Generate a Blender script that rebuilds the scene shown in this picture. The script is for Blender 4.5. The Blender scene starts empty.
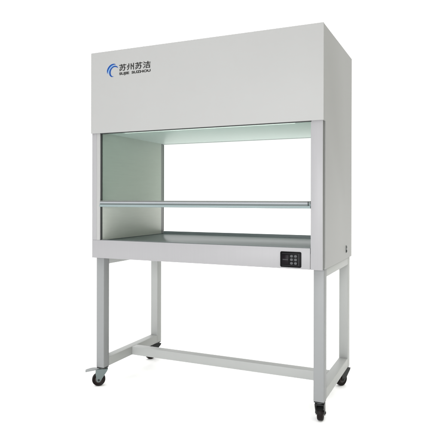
import bpy, bmesh, math
from mathutils import Vector, Matrix

SC = bpy.context.scene
COL = SC.collection

# ---------------------------------------------------------------- dimensions (metres)
W, D = 1.30, 0.6693            # bench width, depth
ZB, HR = 0.11, 0.051           # underside of the stand, rail height
Z1, Z2 = 0.7258, 0.824         # cabinet underside, top of the front sill
Z3, Z4 = 1.4099, 1.8536        # lower edge of the hood, top
SL, SR = 0.0554, 0.060         # stile widths
LX, LW = 0.0046, 0.0504        # leg inset, leg width
LY0, LY1 = 0.0335, 0.6436
CB = 0.3072                    # cross rail front face
PP = 0.0072                    # how far the hood stands proud
FLOOR = 0.0045


# ---------------------------------------------------------------- materials
def new_mat(name):
    m = bpy.data.materials.new(name)
    m.use_nodes = True
    nt = m.node_tree
    return m, nt, nt.nodes['Principled BSDF']


def painted(name, col, rough=0.42, bump=0.04, scale=900, var=0.03, spec=0.4, metallic=0.0):
    m, nt, b = new_mat(name)
    tc = nt.nodes.new('ShaderNodeTexCoord')
    n1 = nt.nodes.new('ShaderNodeTexNoise')
    n1.inputs['Scale'].default_value = 3.5
    n1.inputs['Detail'].default_value = 4
    nt.links.new(tc.outputs['Object'], n1.inputs['Vector'])
    mr = nt.nodes.new('ShaderNodeMapRange')
    mr.inputs['From Min'].default_value = 0.25
    mr.inputs['From Max'].default_value = 0.75
    mr.inputs['To Min'].default_value = 1 - var
    mr.inputs['To Max'].default_value = 1 + var
    nt.links.new(n1.outputs['Fac'], mr.inputs['Value'])
    vm = nt.nodes.new('ShaderNodeVectorMath')
    vm.operation = 'SCALE'
    vm.inputs[0].default_value = col
    nt.links.new(mr.outputs['Result'], vm.inputs['Scale'])
    nt.links.new(vm.outputs['Vector'], b.inputs['Base Color'])
    b.inputs['Roughness'].default_value = rough
    b.inputs['Specular IOR Level'].default_value = spec
    b.inputs['Metallic'].default_value = metallic
    if bump:
        n2 = nt.nodes.new('ShaderNodeTexNoise')
        n2.inputs['Scale'].default_value = scale
        n2.inputs['Detail'].default_value = 2
        nt.links.new(tc.outputs['Object'], n2.inputs['Vector'])
        bp = nt.nodes.new('ShaderNodeBump')
        bp.inputs['Strength'].default_value = bump
        bp.inputs['Distance'].default_value = 0.0006
        nt.links.new(n2.outputs['Fac'], bp.inputs['Height'])
        nt.links.new(bp.outputs['Normal'], b.inputs['Normal'])
    return m


def brushed(name, col, rough, metallic, stretch, var=0.10, spec=0.4):
    """sheet metal with a fine grain along one axis"""
    m, nt, b = new_mat(name)
    tc = nt.nodes.new('ShaderNodeTexCoord')
    mp = nt.nodes.new('ShaderNodeMapping')
    mp.inputs['Scale'].default_value = stretch
    nt.links.new(tc.outputs['Object'], mp.inputs['Vector'])
    n = nt.nodes.new('ShaderNodeTexNoise')
    n.inputs['Scale'].default_value = 1.0
    n.inputs['Detail'].default_value = 5
    n.inputs['Roughness'].default_value = 0.65
    nt.links.new(mp.outputs['Vector'], n.inputs['Vector'])
    mr = nt.nodes.new('ShaderNodeMapRange')
    mr.inputs['From Min'].default_value = 0.25
    mr.inputs['From Max'].default_value = 0.75
    mr.inputs['To Min'].default_value = 1 - var
    mr.inputs['To Max'].default_value = 1 + var
    nt.links.new(n.outputs['Fac'], mr.inputs['Value'])
    vm = nt.nodes.new('ShaderNodeVectorMath')
    vm.operation = 'SCALE'
    vm.inputs[0].default_value = col
    nt.links.new(mr.outputs['Result'], vm.inputs['Scale'])
    nt.links.new(vm.outputs['Vector'], b.inputs['Base Color'])
    b.inputs['Metallic'].default_value = metallic
    b.inputs['Roughness'].default_value = rough
    b.inputs['Specular IOR Level'].default_value = spec
    return m


M = {}
M['paint'] = painted('pale_grey_powder_coat', (0.280, 0.280, 0.277), rough=0.5, var=0.012, spec=0.2)
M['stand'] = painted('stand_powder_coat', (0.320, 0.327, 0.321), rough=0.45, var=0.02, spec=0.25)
M['leg'] = painted('shaded_powder_coat', (0.202, 0.208, 0.211), rough=0.45, var=0.02, spec=0.25)  # stand paint made darker for the shade on the front legs
M['frame'] = brushed('satin_front_sheet', (0.252, 0.249, 0.257), 0.42, 0.0, (160, 160, 6), 0.02, 0.3)
M['trim'] = painted('white_edge_trim', (0.272, 0.272, 0.270), rough=0.35, bump=0)
M['liner'] = brushed('green_grey_liner_sheet', (0.50, 0.525, 0.488), 0.5, 0.2, (8, 8, 120), 0.04, 0.3)
M['ceiling'] = brushed('mint_white_ceiling_sheet', (0.66, 0.725, 0.725), 0.4, 0.0, (3, 90, 20), 0.05)
M['steel_top'] = brushed('satin_work_surface', (0.135, 0.160, 0.155), 0.30, 0.0, (9, 150, 9), 0.10, 0.04)
M['steel_lip'] = brushed('dull_rear_lip', (0.13, 0.155, 0.155), 0.45, 0.0, (9, 150, 150), 0.08, 0.2)
M['alu'] = brushed('mint_anodised_aluminium', (0.19, 0.235, 0.238), 0.55, 0.0, (2, 200, 300), 0.06, 0.2)
M['alu_light'] = brushed('pale_aluminium', (0.245, 0.255, 0.27), 0.55, 0.0, (2, 200, 300), 0.05, 0.2)
M['rubber'] = painted('dark_rubber', (0.022, 0.024, 0.024), rough=0.6, bump=0.1, spec=0.25)
M['seal_grey'] = painted('grey_seal', (0.11, 0.115, 0.11), rough=0.55, bump=0.05)
M['groove'] = painted('dark_groove', (0.085, 0.10, 0.10), rough=0.5, bump=0)
M['black'] = painted('black_panel_plastic', (0.0035, 0.0035, 0.004), rough=0.4, bump=0.03, spec=0.05)
M['display'] = painted('smoked_display', (0.006, 0.0045, 0.006), rough=0.3, bump=0, spec=0.06)
M['key'] = painted('grey_key_rubber', (0.058, 0.060, 0.064), rough=0.5, bump=0.05, spec=0.2)
M['line'] = painted('grey_print', (0.028, 0.028, 0.031), rough=0.5, bump=0, spec=0.15)
M['tyre'] = painted('black_tyre_rubber', (0.0065, 0.0042, 0.004), rough=0.5, bump=0.15, spec=0.12)
M['wheel'] = painted('dark_wheel_plastic', (0.020, 0.010, 0.009), rough=0.4, bump=0.05)
M['zinc'] = painted('zinc_plated_steel', (0.12, 0.148, 0.148), rough=0.38, bump=0.08, scale=300, var=0.15, metallic=0.4)
M['pedal'] = painted('bare_steel_pedal', (0.16, 0.17, 0.17), rough=0.35, bump=0.08, scale=300, var=0.1, metallic=0.3)
M['zinc_dark'] = painted('dark_plated_steel', (0.013, 0.014, 0.014), rough=0.42, bump=0.05, metallic=0.3)
M['ink'] = painted('black_print', (0.010, 0.010, 0.009), rough=0.5, bump=0, spec=0.1)
M['blue'] = painted('blue_print', (0.007, 0.046, 0.20), rough=0.45, bump=0, spec=0.1)
M['pale_blue'] = painted('pale_blue_print', (0.11, 0.24, 0.45), rough=0.45, bump=0, spec=0.2)
M['floor'] = painted('white_seamless_floor', (0.96, 0.96, 0.96), rough=0.8, bump=0.02, scale=200, var=0.005, spec=0.2)

m, nt, b = new_mat('light_tube_diffuser')
b.inputs['Base Color'].default_value = (0.8, 0.85, 0.84, 1)
b.inputs['Emission Color'].default_value = (0.97, 1.0, 1.0, 1)
b.inputs['Emission Strength'].default_value = 0.6
M['tube'] = m

m = bpy.data.materials.new('clear_sash_glass')
m.use_nodes = True
nt = m.node_tree
nt.nodes.clear()
out = nt.nodes.new('ShaderNodeOutputMaterial')
mix = nt.nodes.new('ShaderNodeMixShader')
fr = nt.nodes.new('ShaderNodeFresnel')
fr.inputs['IOR'].default_value = 1.45
tr = nt.nodes.new('ShaderNodeBsdfTransparent')
tr.inputs['Color'].default_value = (0.86, 0.895, 0.87, 1)
gl = nt.nodes.new('ShaderNodeBsdfGlossy')
gl.inputs['Color'].default_value = (0.9, 0.97, 0.95, 1)
gl.inputs['Roughness'].default_value = 0.03
nt.links.new(fr.outputs['Fac'], mix.inputs['Fac'])
nt.links.new(tr.outputs['BSDF'], mix.inputs[1])
nt.links.new(gl.outputs['BSDF'], mix.inputs[2])
nt.links.new(mix.outputs['Shader'], out.inputs['Surface'])
M['glass'] = m


# ---------------------------------------------------------------- mesh helpers
def box(bm, x0, x1, y0, y1, z0, z1, bev=0.0015, seg=2, mat=None):
    vs = [bm.verts.new((x, y, z)) for x in (x0, x1) for y in (y0, y1) for z in (z0, z1)]
    F = [(0, 1, 3, 2), (4, 6, 7, 5), (0, 4, 5, 1), (2, 3, 7, 6), (0, 2, 6, 4), (1, 5, 7, 3)]
    fs = [bm.faces.new([vs[i] for i in f]) for f in F]
    if bev:
        es = list({e for f in fs for e in f.edges})
        r = bmesh.ops.bevel(bm, geom=es, offset=bev, segments=seg, profile=0.5, affect='EDGES')
        vs = list({v for v in vs if v.is_valid} | set(r['verts']))
    if mat is not None:
        bmesh.ops.transform(bm, matrix=mat, verts=vs)
    return vs


def prism(bm, pts, axis, a, b_, mat=None):
    """extrude a 2-D outline along an axis ('x': pts are (y,z); 'y': pts are (x,z); 'z': (x,y))"""
    def P(p, t):
        return {'x': (t, p[0], p[1]), 'y': (p[0], t, p[1]), 'z': (p[0], p[1], t)}[axis]
    A = [bm.verts.new(P(p, a)) for p in pts]
    B = [bm.verts.new(P(p, b_)) for p in pts]
    n = len(pts)
    bm.faces.new(A)
    bm.faces.new(B[::-1])
    for i in range(n):
        j = (i + 1) % n
        bm.faces.new((A[i], B[i], B[j], A[j]))
    if mat is not None:
        bmesh.ops.transform(bm, matrix=mat, verts=A + B)
    return A + B


def lathe(bm, prof, n=40, mat=None):
    """revolve (radius, along-axis) profile about the y axis"""
    rings = []
    for r, a in prof:
        rings.append([bm.verts.new((r * math.cos(2 * math.pi * k / n), a, r * math.sin(2 * math.pi * k / n)))
                      for k in range(n)])
    for r0, r1 in zip(rings, rings[1:]):
        for k in range(n):
            j = (k + 1) % n
            bm.faces.new((r0[k], r0[j], r1[j], r1[k]))
    bm.faces.new(rings[0][::-1])
    bm.faces.new(rings[-1])
    vs = [v for r in rings for v in r]
    if mat is not None:
        bmesh.ops.transform(bm, matrix=mat, verts=vs)
    return vs


def rounded(x0, x1, z0, z1, r, n=5):
    pts = []
    for cx, cz, a0 in ((x1 - r, z1 - r, 0), (x0 + r, z1 - r, 90), (x0 + r, z0 + r, 180), (x1 - r, z0 + r, 270)):
        for k in range(n + 1):
            a = math.radians(a0 + 90 * k / n)
            pts.append((cx + r * math.cos(a), cz + r * math.sin(a)))
    return pts


def obj(name, bm, mat, parent=None, smooth=False):
    bmesh.ops.recalc_face_normals(bm, faces=bm.faces)
    me = bpy.data.meshes.new(name)
    bm.to_mesh(me)
    bm.free()
    me.materials.append(mat)
    if smooth:
        for p in me.polygons:
            p.use_smooth = True
        try:
            me.set_sharp_from_angle(angle=math.radians(38))
        except Exception:
            pass
    o = bpy.data.objects.new(name, me)
    COL.objects.link(o)
    if parent is not None:
        o.parent = parent
    return o


def boxobj(name, mat, parent, x0, x1, y0, y1, z0, z1, bev=0.0015, seg=2):
    bm = bmesh.new()
    box(bm, x0, x1, y0, y1, z0, z1, bev, seg)
    return obj(name, bm, mat, parent, smooth=True)


# ---------------------------------------------------------------- setting
bm = bmesh.new()
S = 60
bm.faces.new([bm.verts.new(p) for p in ((-S, -S, FLOOR), (S, -S, FLOOR), (S, S, FLOOR), (-S, S, FLOOR))])
fl = obj('floor', bm, M['floor'])
fl['kind'] = 'structure'
fl['label'] = 'plain seamless white studio floor under the clean bench'
fl['category'] = 'floor'

# ---------------------------------------------------------------- the bench
bench = bpy.data.objects.new('clean_bench', None)
bench.empty_display_size = 0.2
COL.objects.link(bench)
bench['label'] = 'pale grey laboratory clean bench with open glass-fronted work area on a castered stand'
bench['category'] = 'clean bench'

# side panels: full height, stepped back behind the front stiles
for x0, x1 in ((0.0, 0.056), (W - 0.056, W)):
    bm = bmesh.new()
    prism(bm, [(0.036, Z1), (D, Z1), (D, Z4 - 0.001), (-0.001, Z4 - 0.001), (-0.001, Z3 + 0.001), (0.036, Z3 + 0.001)],
          'x', x0, x1)
    bmesh.ops.bevel(bm, geom=list(bm.edges), offset=0.0016, segments=2, profile=0.5, affect='EDGES')
    sp = obj('side_panel', bm, M['paint'], bench, smooth=True)
    if x1 == W:
        # cable socket low on the right side
        bm = bmesh.new()
        prism(bm, rounded(0.5055, 0.5255, 0.758, 0.799, 0.0095), 'x', W - 0.004, W + 0.0018)
        so = obj('cable_socket', bm, M['groove'], sp)
        for zc in (0.7895, 0.7685):
            bm = bmesh.new()
            lathe(bm, [(0.0075, 0), (0.0075, 0.0022), (0.005, 0.0028), (0.005, 0.0012)], 20,
                  Matrix.Translation((W + 0.0016, 0.5155, zc)) @ Matrix.Rotation(-math.pi / 2, 4, 'Z'))
            obj('socket_ring', bm, M['seal_grey'] if zc > 0.78 else M['rubber'], sp, smooth=True)

# hood: core box + proud front panel
hood = boxobj('hood', M['paint'], bench, 0.0565, W - 0.0565, -0.0012, D - 0.001, 1.4305, Z4 - 0.0005, 0.0015)
fp = boxobj('hood_front_panel', M['paint'], bench, -0.0025, W + 0.0015, -PP, -0.0018, Z3, Z4, 0.0022, 3)
# folded return under the hood edge, its shade put in as dark colour (the slot the sash runs in)
boxobj('shaded_sash_slot', M['rubber'], bench, 0.0565, W - 0.0565, -0.0015, 0.0075, 1.4062, 1.4300, 0)
boxobj('shaded_slot_rear', M['rubber'], bench, 0.0565, W - 0.0565, 0.0134, 0.026, 1.4112, 1.4300, 0)
# ceiling of the work area with its lamp strip behind the slot
boxobj('ceiling_panel', M['ceiling'], bench, 0.0610, W - 0.0610, 0.060, 0.658, 1.4136, 1.4302, 0.001)
boxobj('light_tube', M['tube'], bench, 0.18, W - 0.15, 0.0275, 0.0595, 1.4098, 1.4290, 0.004, 3)
boxobj('ceiling_rear_edge', M['frame'], bench, 0.0610, W - 0.0610, 0.6585, 0.667, 1.4120, 1.4302, 0.001)

# front frame
for side in (0, 1):
    if side == 0:
        x0, x1 = 0.0005, SL - 0.0235
    else:
        x0, x1 = W - SR, W - 0.0035
    boxobj('front_stile', M['frame'], bench, x0, x1, -0.0005, 0.0050, Z2 + 0.0002 if side == 0 else Z1 - 0.0006, Z3 + 0.006, 0.0014)
    # recessed corner strip behind the stile, coloured dark for the rebate's shade
    if side == 0:
        boxobj('shaded_rebate', M['seal_grey'], bench, 0.004, 0.0500, 0.0052, 0.0355, Z1 + 0.001, Z3, 0)
    else:
        boxobj('shaded_rebate', M['seal_grey'], bench, W - 0.050, W - 0.0045, 0.0052, 0.0355, Z1 + 0.001, Z3, 0.003)
boxobj('edge_trim', M['trim'], bench, SL - 0.0232, SL - 0.0005, -0.0008, 0.0060, Z2 + 0.0002, Z3 + 0.005, 0.0012)
boxobj('inner_seal', M['rubber'], bench, 0.0505, 0.0612, 0.0062, 0.0134, 0.8225, Z3, 0.001)
boxobj('inner_seal', M['rubber'], bench, W - 0.0612, W - 0.0505, 0.0062, 0.0134, 0.8225, Z3, 0.001)

sill = boxobj('front_sill', M['frame'], bench, 0.0005, W - SR - 0.0022, -0.0003, 0.0050, Z1 - 0.0004, Z2, 0.0014)
boxobj('sill_gasket', M['groove'], bench, 0.0616, W - 0.0616, 0.0052, 0.0140, 0.801, 0.8270, 0)

# tray and work surface
boxobj('base_tray', M['paint'], bench, 0.0565, W - 0.0565, 0.0052, D - 0.001, Z1 + 0.0004, 0.7985, 0.001)
boxobj('work_surface', M['steel_top'], bench, 0.0615, W - 0.0615, 0.0142, 0.6545, 0.800, 0.8205, 0.001)
boxobj('rear_lip', M['steel_lip'], bench, 0.0615, W - 0.0615, 0.6550, 0.6670, 0.800, 0.8385, 0.002)
for x0, x1 in ((0.0563, 0.0607), (W - 0.0607, W - 0.0563)):
    boxobj('inner_liner', M['liner'], bench, x0, x1, 0.0137, 0.6300, 0.8000, 1.4300, 0.0005)
    gx0, gx1 = (0.0608, 0.0640) if x0 < 0.5 else (W - 0.0640, W - 0.0608)
    boxobj('wall_gasket', M['groove'], bench, gx0, gx1, 0.0145, 0.6540, 0.8206, 0.8240, 0)
    boxobj('rear_stile', M['frame'], bench, x0, x1 if x0 < 0.5 else x1, 0.6305, 0.6520, 0.8210, 1.4130, 0.0012)
    boxobj('rear_seal', M['seal_grey'], bench, x0 + 0.0003, x1 - 0.0002, 0.6522, 0.6548, 0.8210, 1.4130, 0)
    boxobj('rear_frame', M['seal_grey'], bench, x0, x1, 0.6550, 0.6660, 0.8390, 1.4110, 0.001)

# control panel
cp_x0, cp_x1, cp_z0, cp_z1 = 1.0950, 1.1965, 0.7325, 0.8055
bm = bmesh.new()
prism(bm, rounded(cp_x0, cp_x1, cp_z0, cp_z1, 0.006), 'y', -0.0040, 0.0)
bmesh.ops.bevel(bm, geom=[e for e in bm.edges if all(abs(v.co.y + 0.004) < 1e-5 for v in e.verts)],
                offset=0.0012, segments=2, profile=0.5, affect='EDGES')
cp = obj('control_panel', bm, M['black'], bench, smooth=True)


def cpx(f): return cp_x0 + f * (cp_x1 - cp_x0)
def cpz(f): return cp_z1 - f * (cp_z1 - cp_z0)


bm = bmesh.new()                                   # thin printed border
for a in ((0.09, 0.93, 0.12, 0.135), (0.09, 0.93, 0.875, 0.89)):
    box(bm, cpx(a[0]), cpx(a[1]), -0.0044, -0.0038, cpz(a[3]), cpz(a[2]), 0)
box(bm, cpx(0.875), cpx(0.905), -0.0044, -0.0038, cpz(0.862), cpz(0.148), 0)
obj('printed_border', bm, M['line'], cp)
boxobj('display', M['display'], cp, cpx(0.09), cpx(0.40), -0.0046, -0.0036, cpz(0.82), cpz(0.22), 0.0004)
boxobj('display_line', M['line'], cp, cpx(0.12), cpx(0.38), -0.0050, -0.0044, cpz(0.55), cpz(0.48), 0)
for fx in (0.545, 0.735):
    for fz in (0.285, 0.505, 0.735):
        bm = bmesh.new()
        r = 0.0063
        prism(bm, rounded(cpx(fx) - 0.0068, cpx(fx) + 0.0068, cpz(fz) - 0.0058, cpz(fz) + 0.0058, 0.0048), 'y', -0.0060, -0.0036)
        bmesh.ops.bevel(bm, geom=[e for e in bm.edges if all(abs(v.co.y + 0.006) < 1e-5 for v in e.verts)],
                        offset=0.001, segments=2, profile=0.5, affect='EDGES')
        obj('button', bm, M['key'], cp, smooth=True)

# sash: clear pane with an aluminium handle bar along its lower edge
bx0, bx1 = SL - 0.0020, W - SR - 0.0012
bm = bmesh.new()
prof = [(0.0160, 1.0066), (0.0020, 1.0066), (-0.0030, 1.0078), (-0.0048, 1.0105), (-0.0052, 1.0130), (-0.0046, 1.0160),
        (-0.0026, 1.0188), (0.0030, 1.0192), (0.0030, 1.0252), (-0.0010, 1.0256), (-0.0016, 1.0275), (-0.0016, 1.0345),
        (0.0010, 1.0356), (0.0160, 1.0356)]
prism(bm, prof, 'x', bx0, bx1)
bar = obj('sash_bar', bm, M['alu'], bench, smooth=True)
boxobj('groove_strip', M['groove'], bar, bx0 + 0.001, bx1 - 0.012, -0.0006, 0.0029, 1.0193, 1.0251, 0)
boxobj('top_gasket', M['seal_grey'], bar, bx0 + 0.001, bx1 - 0.001, -0.0012, 0.0150, 1.0358, 1.0412, 0.001)
boxobj('face_strip', M['alu_light'], bar, bx0 + 0.001, bx1 - 0.012, -0.0030, -0.0017, 1.0268, 1.0346, 0.0005)
boxobj('end_stop', M['rubber'], bar, bx1 - 0.0118, bx1 - 0.0078, -0.0046, 0.0029, 1.0205, 1.0385, 0.0005)
boxobj('end_cap', M['seal_grey'], bar, bx1 - 0.0040, bx1 - 0.0004, -0.0034, -0.0017, 1.0268, 1.0380, 0.0005)
boxobj('sash_glass', M['glass'], bench, 0.0612, W - 0.0612, 0.0085, 0.0125, 1.0415, 1.4111, 0)

# ---------------------------------------------------------------- emblem and lettering on the hood
yF = -PP


def poly_part(name, polys, mat, lift):
    bm = bmesh.new()
    for pts in polys:
        A = [bm.verts.new((x, yF - lift, z)) for x, z in pts]
        f = bm.faces.new(A)
        r = bmesh.ops.extrude_face_region(bm, geom=[f])
        bmesh.ops.translate(bm, vec=(0, lift + 0.0002, 0), verts=[v for v in r['geom'] if isinstance(v, bmesh.types.BMVert)])
    bmesh.ops.triangulate(bm, faces=bm.faces)
    return obj(name, bm, mat, fp)


def catmull(P, n=6):
    out = []
    for i in range(len(P) - 1):
        p0, p1, p2, p3 = P[max(i - 1, 0)], P[i], P[i + 1], P[min(i + 2, len(P) - 1)]
        for k in range(n):
            t = k / n
            out.append(tuple(0.5 * (2 * p1[j] + (p2[j] - p0[j]) * t + (2 * p0[j] - 5 * p1[j] + 4 * p2[j] - p3[j]) * t * t
                                    + (3 * p1[j] - p0[j] - 3 * p2[j] + p3[j]) * t ** 3) for j in (0, 1)))
    out.append(P[-1])
    return out


outer = catmull([(0.1085, 1.7290), (0.1052, 1.7441), (0.1101, 1.7591), (0.1213, 1.7719), (0.1362, 1.7796), (0.1530, 1.7807), (0.1655, 1.7745)]) \
    + catmull([(0.1655, 1.7745), (0.1540, 1.7752), (0.1400, 1.7728), (0.1269, 1.7646), (0.1172, 1.7532), (0.1120, 1.7419), (0.1085, 1.7290)])[1:-1]
inner = catmull([(0.1789, 1.7550), (0.1715, 1.7653), (0.1567, 1.7699), (0.1418, 1.7658), (0.1288, 1.7557), (0.1213, 1.7426),
                 (0.1206, 1.7288), (0.1251, 1.7176), (0.1363, 1.7104), (0.1510, 1.7117)]) \
    + catmull([(0.1510, 1.7117), (0.1400, 1.7148), (0.1326, 1.7224), (0.1300, 1.7341), (0.1326, 1.7461), (0.1400, 1.7562),
               (0.1511, 1.7618), (0.1641, 1.7615), (0.1789, 1.7550)])[1:-1]
midc = catmull([(0.1130, 1.7260), (0.1128, 1.7400), (0.1180, 1.7530), (0.1275, 1.7642), (0.1402, 1.7722), (0.1530, 1.7744)]) \
    + catmull([(0.1530, 1.7744), (0.1412, 1.7684), (0.1282, 1.7590), (0.1200, 1.7450), (0.1180, 1.7340), (0.1130, 1.7260)])[1:-1]
poly_part('logo_emblem', [outer, inner], M['blue'], 0.0005)
poly_part('logo_highlight', [midc], M['pale_blue'], 0.0004)


def lettering(name, body, box2d, weight, mat):
    cu = bpy.data.curves.new(name, 'FONT')
    cu.body = body
    cu.size = 1.0
    cu.offset = weight
    cu.extrude = 0.004
    cu.fill_mode = 'BOTH'
    tmp = bpy.data.objects.new(name + '_outline', cu)
    COL.objects.link(tmp)
    dg = bpy.context.evaluated_depsgraph_get()
    me = bpy.data.meshes.new_from_object(tmp.evaluated_get(dg))
    bpy.data.objects.remove(tmp)
    xs = [v.co.x for v in me.vertices]
    ys = [v.co.y for v in me.vertices]
    ax, bx, ay, by = min(xs), max(xs), min(ys), max(ys)
    x0, x1, z0, z1 = box2d
    for v in me.vertices:
        x, y, z = v.co
        v.co = (x0 + (x - ax) / (bx - ax) * (x1 - x0), yF - 0.0002 - (0.0003 if z > 0 else -0.0004),
                z0 + (y - ay) / (by - ay) * (z1 - z0))
    me.materials.clear()
    me.materials.append(mat)
    o = bpy.data.objects.new(name, me)
    COL.objects.link(o)
    o.parent = fp
    return o


lettering('name_lettering', '\u82cf\u5dde\u82cf\u6d01', (0.1855, 0.3835, 1.7365, 1.7735), 0.016, M['ink'])
lettering('small_lettering', 'SUJIE  SUZHOU', (0.1860, 0.3830, 1.7120, 1.7300), 0.040, M['ink'])

# ---------------------------------------------------------------- stand
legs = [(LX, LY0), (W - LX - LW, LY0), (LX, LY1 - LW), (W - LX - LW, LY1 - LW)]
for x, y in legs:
    boxobj('leg', M['leg' if y < 0.3 else 'stand'], bench, x, x + LW, y, y + LW, ZB, Z1 - 0.0002, 0.0035, 3)  # front legs take the shaded copy of the stand paint
for x in (LX, W - LX - LW):
    boxobj('side_rail', M['stand'], bench, x + 0.0004, x + LW - 0.0004, LY0 + LW - 0.001, LY1 - LW + 0.001, ZB + 0.0004, ZB + HR, 0.0032, 3)
    boxobj('top_rail', M['stand'], bench, x + 0.0004, x + LW - 0.0004, LY0 + LW - 0.001, LY1 - LW + 0.001, Z1 - 0.040, Z1 - 0.0004, 0.003, 3)
boxobj('cross_rail', M['stand'], bench, LX + LW - 0.0012, W - LX - LW + 0.0012, CB, CB + LW, ZB + 0.0008, ZB + HR - 0.0004, 0.0032, 3)

# ---------------------------------------------------------------- casters
R_W = 0.0365


def caster(px, py, ang, brake, trail=0.026):
    fork_mat = M['zinc'] if brake else M['zinc_dark']
    """swivel caster under a leg; local +x is the trailing direction, local y the axle"""
    zt = ZB - 0.0002
    T = Matrix.Translation((px, py, 0)) @ Matrix.Rotation(ang, 4, 'Z')
    zc = FLOOR + R_W
    # fork with two cheeks
    bm = bmesh.new()
    cheek = [(-0.028, zt - 0.010), (0.034, zt - 0.010), (0.040, zt - 0.020), (trail + 0.012, zc - 0.004), (trail + 0.006, zc - 0.011),
             (trail - 0.006, zc - 0.011), (trail - 0.012, zc - 0.002), (-0.024, zt - 0.020)]
    for y0, y1 in ((0.0185, 0.0222), (-0.0222, -0.0185)):
        prism(bm, cheek, 'y', y0, y1, T)
    box(bm, -0.028, 0.034, -0.0183, 0.0183, zt - 0.0135, zt - 0.0102, 0.0008, 2, T)
    c = obj('caster', bm, fork_mat, bench, smooth=True)
    bm = bmesh.new()
    lathe(bm, [(0.019, 0), (0.021, 0.002), (0.021, 0.0035), (0.015, 0.0052)], 28,
          T @ Matrix.Translation((0, 0, zt - 0.0100)) @ Matrix.Rotation(math.pi / 2, 4, 'X'))
    obj('swivel_bearing', bm, M['pedal'], c, smooth=True)
    # plate screwed to the leg
    bm = bmesh.new()
    box(bm, px - 0.0235, px + 0.0235, py - 0.0235, py + 0.0235, zt - 0.0045, zt, 0.001)
    obj('mount_plate', bm, M['zinc_dark'], c)
    A = T @ Matrix.Translation((trail, 0, zc))
    bm = bmesh.new()
    lathe(bm, [(0.0255, -0.0125), (R_W - 0.006, -0.0150), (R_W - 0.002, -0.0128), (R_W, -0.006), (R_W, 0.006), (R_W - 0.002, 0.0128),
               (R_W - 0.006, 0.0150), (0.0255, 0.0125)], 48, A)
    obj('tyre', bm, M['tyre'], c, smooth=True)
    bm = bmesh.new()
    lathe(bm, [(0.010, -0.0155), (0.012, -0.0140), (0.0235, -0.0115), (0.0250, -0.0130), (0.0250, 0.0130), (0.0235, 0.0115),
               (0.012, 0.0140), (0.010, 0.0155)], 40, A)
    obj('wheel', bm, M['wheel'], c, smooth=True)
    for prof in ([(0.0058, -0.0255), (0.0062, -0.0248), (0.0062, -0.0224)], [(0.0062, 0.0224), (0.0062, 0.0248), (0.0058, 0.0255)]):
        bm = bmesh.new()
        lathe(bm, prof, 6, A)
        obj('axle_bolt', bm, M['zinc_dark'], c)
    if brake:
        bm = bmesh.new()
        n = 9
        top = []
        for k in range(n + 1):
            t = k / n
            x = 0.028 + 0.066 * t
            z = zt - 0.0085 - 0.003 * t - 0.010 * max(0, t - 0.4) ** 1.4
            hw = 0.017 + 0.011 * math.sin(math.pi * min(1, t * 1.25) * 0.8) - (0.005 if k == n else 0)
            top.append((x, z, hw))
        rows = []
        for x, z, hw in top:
            rows.append([bm.verts.new(T @ Vector(p)) for p in ((x, -hw, z - 0.003), (x, -hw + 0.002, z), (x, hw - 0.002, z), (x, hw, z - 0.003),
                                                               (x, hw - 0.002, z - 0.0028), (x, -hw + 0.002, z - 0.0028))])
        for a, b2 in zip(rows, rows[1:]):
            for i in range(6):
                j = (i + 1) % 6
                bm.faces.new((a[i], a[j], b2[j], b2[i]))
        bm.faces.new(rows[0])
        bm.faces.new(rows[-1][::-1])
        obj('brake_pedal', bm, M['pedal'], c, smooth=True)
    else:
        bm = bmesh.new()                                 # dust guard over the wheel
        gp = []
        for k in range(9):
            a = math.radians(35 + 110 * k / 8)
            gp.append((trail + 0.042 * math.cos(a), zc + 0.042 * math.sin(a)))
        for k in range(8, -1, -1):
            a = math.radians(35 + 110 * k / 8)
            gp.append((trail + 0.039 * math.cos(a), zc + 0.039 * math.sin(a)))
        prism(bm, gp, 'y', -0.0160, 0.0160, T)
        obj('wheel_guard', bm, M['zinc_dark'], c, smooth=True)
    return c


lc = LW / 2
caster(LX + lc, LY0 + lc, math.atan2(-0.61, -0.79), True, 0.022)
c = caster(W - LX - lc, LY0 + lc, math.atan2(1.0, -0.15), False, 0.034)
caster(LX + lc, LY1 - lc, math.atan2(-0.85, -0.50), False, 0.040)  # rear left: dark fork metal stands in for its shadow
caster(W - LX - lc, LY1 - lc, math.atan2(-0.80, -0.50), False, 0.026)

# ---------------------------------------------------------------- world: an even white studio, brighter overhead, greyer to the right
wd = bpy.data.worlds.new('World')
SC.world = wd
wd.use_nodes = True
nt = wd.node_tree
bg = nt.nodes['Background']
tc = nt.nodes.new('ShaderNodeTexCoord')
sx = nt.nodes.new('ShaderNodeSeparateXYZ')
nt.links.new(tc.outputs['Generated'], sx.inputs['Vector'])


def smooth(sock, a, b_):
    mr = nt.nodes.new('ShaderNodeMapRange')
    mr.interpolation_type = 'SMOOTHSTEP'
    mr.inputs['From Min'].default_value = a
    mr.inputs['From Max'].default_value = b_
    nt.links.new(sock, mr.inputs['Value'])
    return mr.outputs['Result']


def mixc(fac, a, b_):
    mx = nt.nodes.new('ShaderNodeMix')
    mx.data_type = 'RGBA'
    nt.links.new(fac, mx.inputs['Factor'])
    for s, v in ((mx.inputs[6], a), (mx.inputs[7], b_)):
        if isinstance(v, tuple):
            s.default_value = v
        else:
            nt.links.new(v, s)
    return mx.outputs[2]


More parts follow.
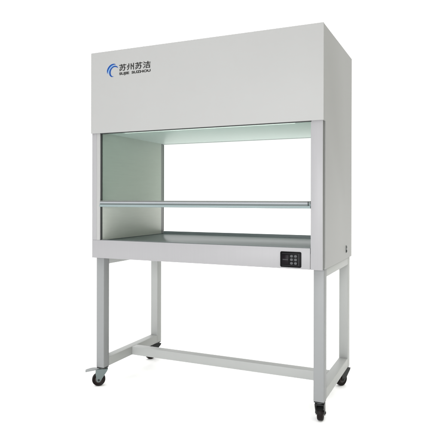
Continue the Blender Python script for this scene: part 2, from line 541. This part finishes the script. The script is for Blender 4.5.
ym = nt.nodes.new('ShaderNodeMath')
ym.operation = 'MULTIPLY'
ym.inputs[1].default_value = -1.0
nt.links.new(sx.outputs['Y'], ym.inputs[0])
c0 = mixc(smooth(ym.outputs[0], 0.1, 0.6), (1.06, 1.06, 1.06, 1), (0.42, 0.42, 0.42, 1))
c1 = mixc(smooth(sx.outputs['X'], 0.12, 0.50), c0, (0.25, 0.255, 0.17, 1))
c2 = mixc(smooth(sx.outputs['Z'], 0.45, 0.85), c1, (1.9, 1.9, 1.88, 1))
nt.links.new(c2, bg.inputs['Color'])
bg.inputs['Strength'].default_value = 1.36

# frontal softbox
la = bpy.data.lights.new('softbox', 'AREA')
la.shape = 'RECTANGLE'
la.size, la.size_y = 2.0, 2.0
la.energy = 166
la.color = (0.98, 0.985, 1.0)
lo = bpy.data.objects.new('softbox', la)
COL.objects.link(lo)
lo.location = (1.1, -4.6, 1.25)
lo.rotation_euler = (Vector((0.6, 0, 0.9)) - Vector(lo.location)).to_track_quat('-Z', 'Y').to_euler()

# ---------------------------------------------------------------- camera (solved from the photograph)
cam = bpy.data.cameras.new('camera')
co = bpy.data.objects.new('camera', cam)
COL.objects.link(co)
yaw, pitch, roll = 0.4087, -0.0014, 0.0017
cy, sy = math.cos(yaw), math.sin(yaw)
f = Vector((-sy, cy, 0)); r = Vector((cy, sy, 0)); u = Vector((0, 0, 1))
cp_, sp_ = math.cos(pitch), math.sin(pitch)
f, u = cp_ * f + sp_ * u, cp_ * u - sp_ * f
cr, sr = math.cos(roll), math.sin(roll)
r, u = cr * r + sr * u, cr * u - sr * r
mw = Matrix(((r.x, u.x, -f.x, 1.8689), (r.y, u.y, -f.y, -2.3402), (r.z, u.z, -f.z, 1.0476), (0, 0, 0, 1)))
co.matrix_world = mw
cam.sensor_width = 36
cam.lens = 522.242 / 440 * 36
cam.shift_x = (220 - 233.803) / 440
cam.shift_y = (200.349 - 220) / 440
cam.clip_start = 0.05
cam.clip_end = 500
SC.camera = co

SC.view_settings.view_transform = 'Standard'
SC.view_settings.look = 'None'
SC.view_settings.exposure = 0
SC.view_settings.gamma = 1
SC.cycles.max_bounces = 10
SC.cycles.transparent_max_bounces = 12
